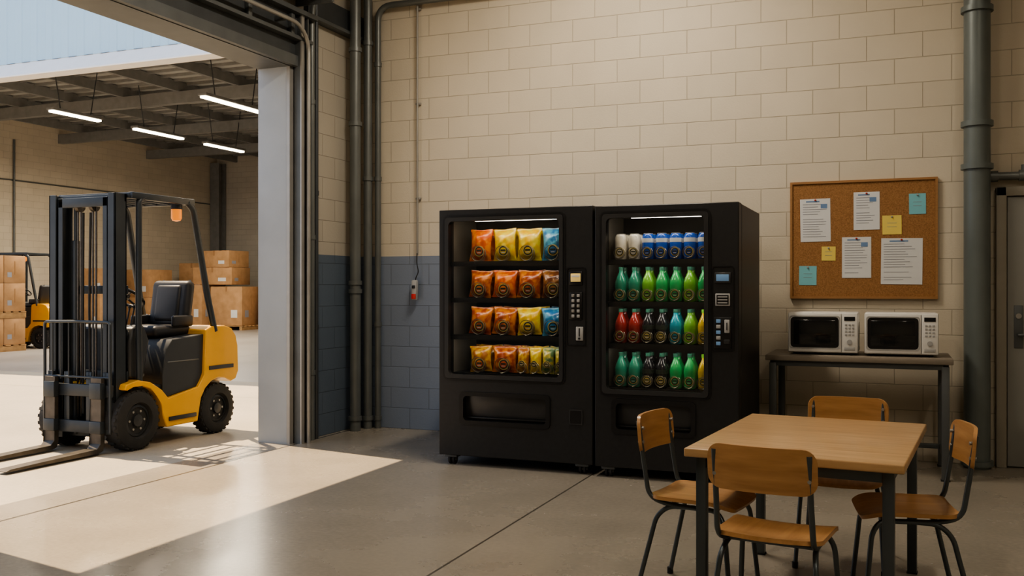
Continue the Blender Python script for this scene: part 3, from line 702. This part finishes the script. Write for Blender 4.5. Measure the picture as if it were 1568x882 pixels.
def carton(x,y,z,w,d,h,rz=0):
    k=B('cardboard_box'); k.box((0,0,h/2),(w,d,h),m_card,.008); k.box((0,0,h+.001),(.07,d*1.003,.003),m_tape)
    for s in (-1,1): k.box((0,s*(d/2+.001),h-.08),(.07,.003,.16),m_tape)
    k.box((w*.25,-d/2-.002,h*.3),(w*.2,.002,h*.2),m_paper); k.box((w/2+.001,0,h*.55),(.002,.02,h*.5),m_tape); k.box((w/2+.002,-d*.25,h*.3),(.002,d*.2,h*.18),m_ink)
    k.obj(loc=(x,y,z),rz=rz)
def pallet(x,y,z,rz=0,s=1.1):
    k=B('pallet')
    for i in range(6): k.box((0,-s/2+.07+i*(s-.14)/5,.13),(s,.13,.022),m_pal)
    for i in range(3): k.box((-s/2+.06+i*(s-.12)/2,0,.07),(.10,s,.09),m_pal); k.box((-s/2+.06+i*(s-.12)/2,0,.012),(.10,s,.022),m_pal)
    k.obj(loc=(x,y,z),rz=rz)
px0,py0=-17.95,14.50
pallet(px0,py0,0); carton(px0-.27,py0-.27,.145,.53,.53,.56); carton(px0+.27,py0-.27,.145,.53,.53,.56); carton(px0-.27,py0+.27,.145,.53,.53,.56); carton(px0+.27,py0+.27,.145,.53,.53,.56)
pallet(px0,py0,.71)
for a in (-.27,.27):
    for b in (-.27,.27): carton(px0+a,py0+b,.855,.53,.53,.60); 
for a in (-.27,.27):
    for b in (-.27,.27): carton(px0+a,py0+b,1.458,.53,.53,.58)
pallet(-19.95,25.3,0,.1,1.3); carton(-19.95,25.3,.145,1.15,1.1,1.25,.1)
pallet(-21.3,25.3,0,0,1.3); carton(-21.3,25.3,.145,.95,1.1,1.30,-.05)
carton(-20.6,25.4,1.46,1.5,1.0,.56,.05); carton(-20.5,25.4,2.025,1.25,.95,.54,-.06)
carton(-18.9,26.2,0,1.0,1.0,.9,.2); carton(-18.9,26.2,.905,.9,.9,.85,.1); carton(-17.7,26.8,0,1.,1.,1.0,.1); carton(-17.7,26.8,1.005,.9,.9,.9)
pallet(-22.9,24.6,0,0,1.3); carton(-22.9,24.6,.145,1.1,1.1,.9,.05); carton(-22.9,24.6,1.05,1.0,1.0,.9,-.04)
carton(-22.5,26.6,0,1.1,1.1,1.2,0); carton(-22.5,26.6,1.205,1.,1.,1.0,.1)
carton(-22.9,22.6,0,.9,1.1,1.2,0); carton(-22.9,22.6,1.205,.8,.9,.75,.1)

# ---------------------------------------------------------------- light
s=D.lights.new('sun','SUN'); s.energy=12; s.angle=math.radians(.5); s.color=(1,.76,.48)
so=D.objects.new('sun',s); COL.objects.link(so); so.rotation_euler=Vector((1.60,-.30,-3.29)).to_track_quat('-Z','Y').to_euler(); so.location=(-9,8,12)
wd=D.worlds.new('sky'); C.scene.world=wd; wd.use_nodes=True; n=wd.node_tree.nodes; l=wd.node_tree.links
bg=n['Background']; g=n.new('ShaderNodeTexCoord'); sp=n.new('ShaderNodeSeparateXYZ'); l.new(g.outputs['Generated'],sp.inputs[0])
rp=n.new('ShaderNodeValToRGB'); rp.color_ramp.elements[0].color=(.85,.90,1,1); rp.color_ramp.elements[1].color=(.45,.64,1,1); l.new(sp.outputs['Z'],rp.inputs['Fac']); l.new(rp.outputs['Color'],bg.inputs['Color']); bg.inputs['Strength'].default_value=1.3

# ---------------------------------------------------------------- camera
cam=D.cameras.new('camera'); co=D.objects.new('camera',cam); COL.objects.link(co); C.scene.camera=co
cam.sensor_width=36; cam.lens=36*1450/1568; cam.clip_end=200
co.location=(0,0,1.35); co.rotation_euler=(math.radians(90),0,math.radians(22))
C.scene.view_settings.view_transform='AgX'; C.scene.view_settings.look='AgX - Medium High Contrast'; C.scene.view_settings.exposure=.0
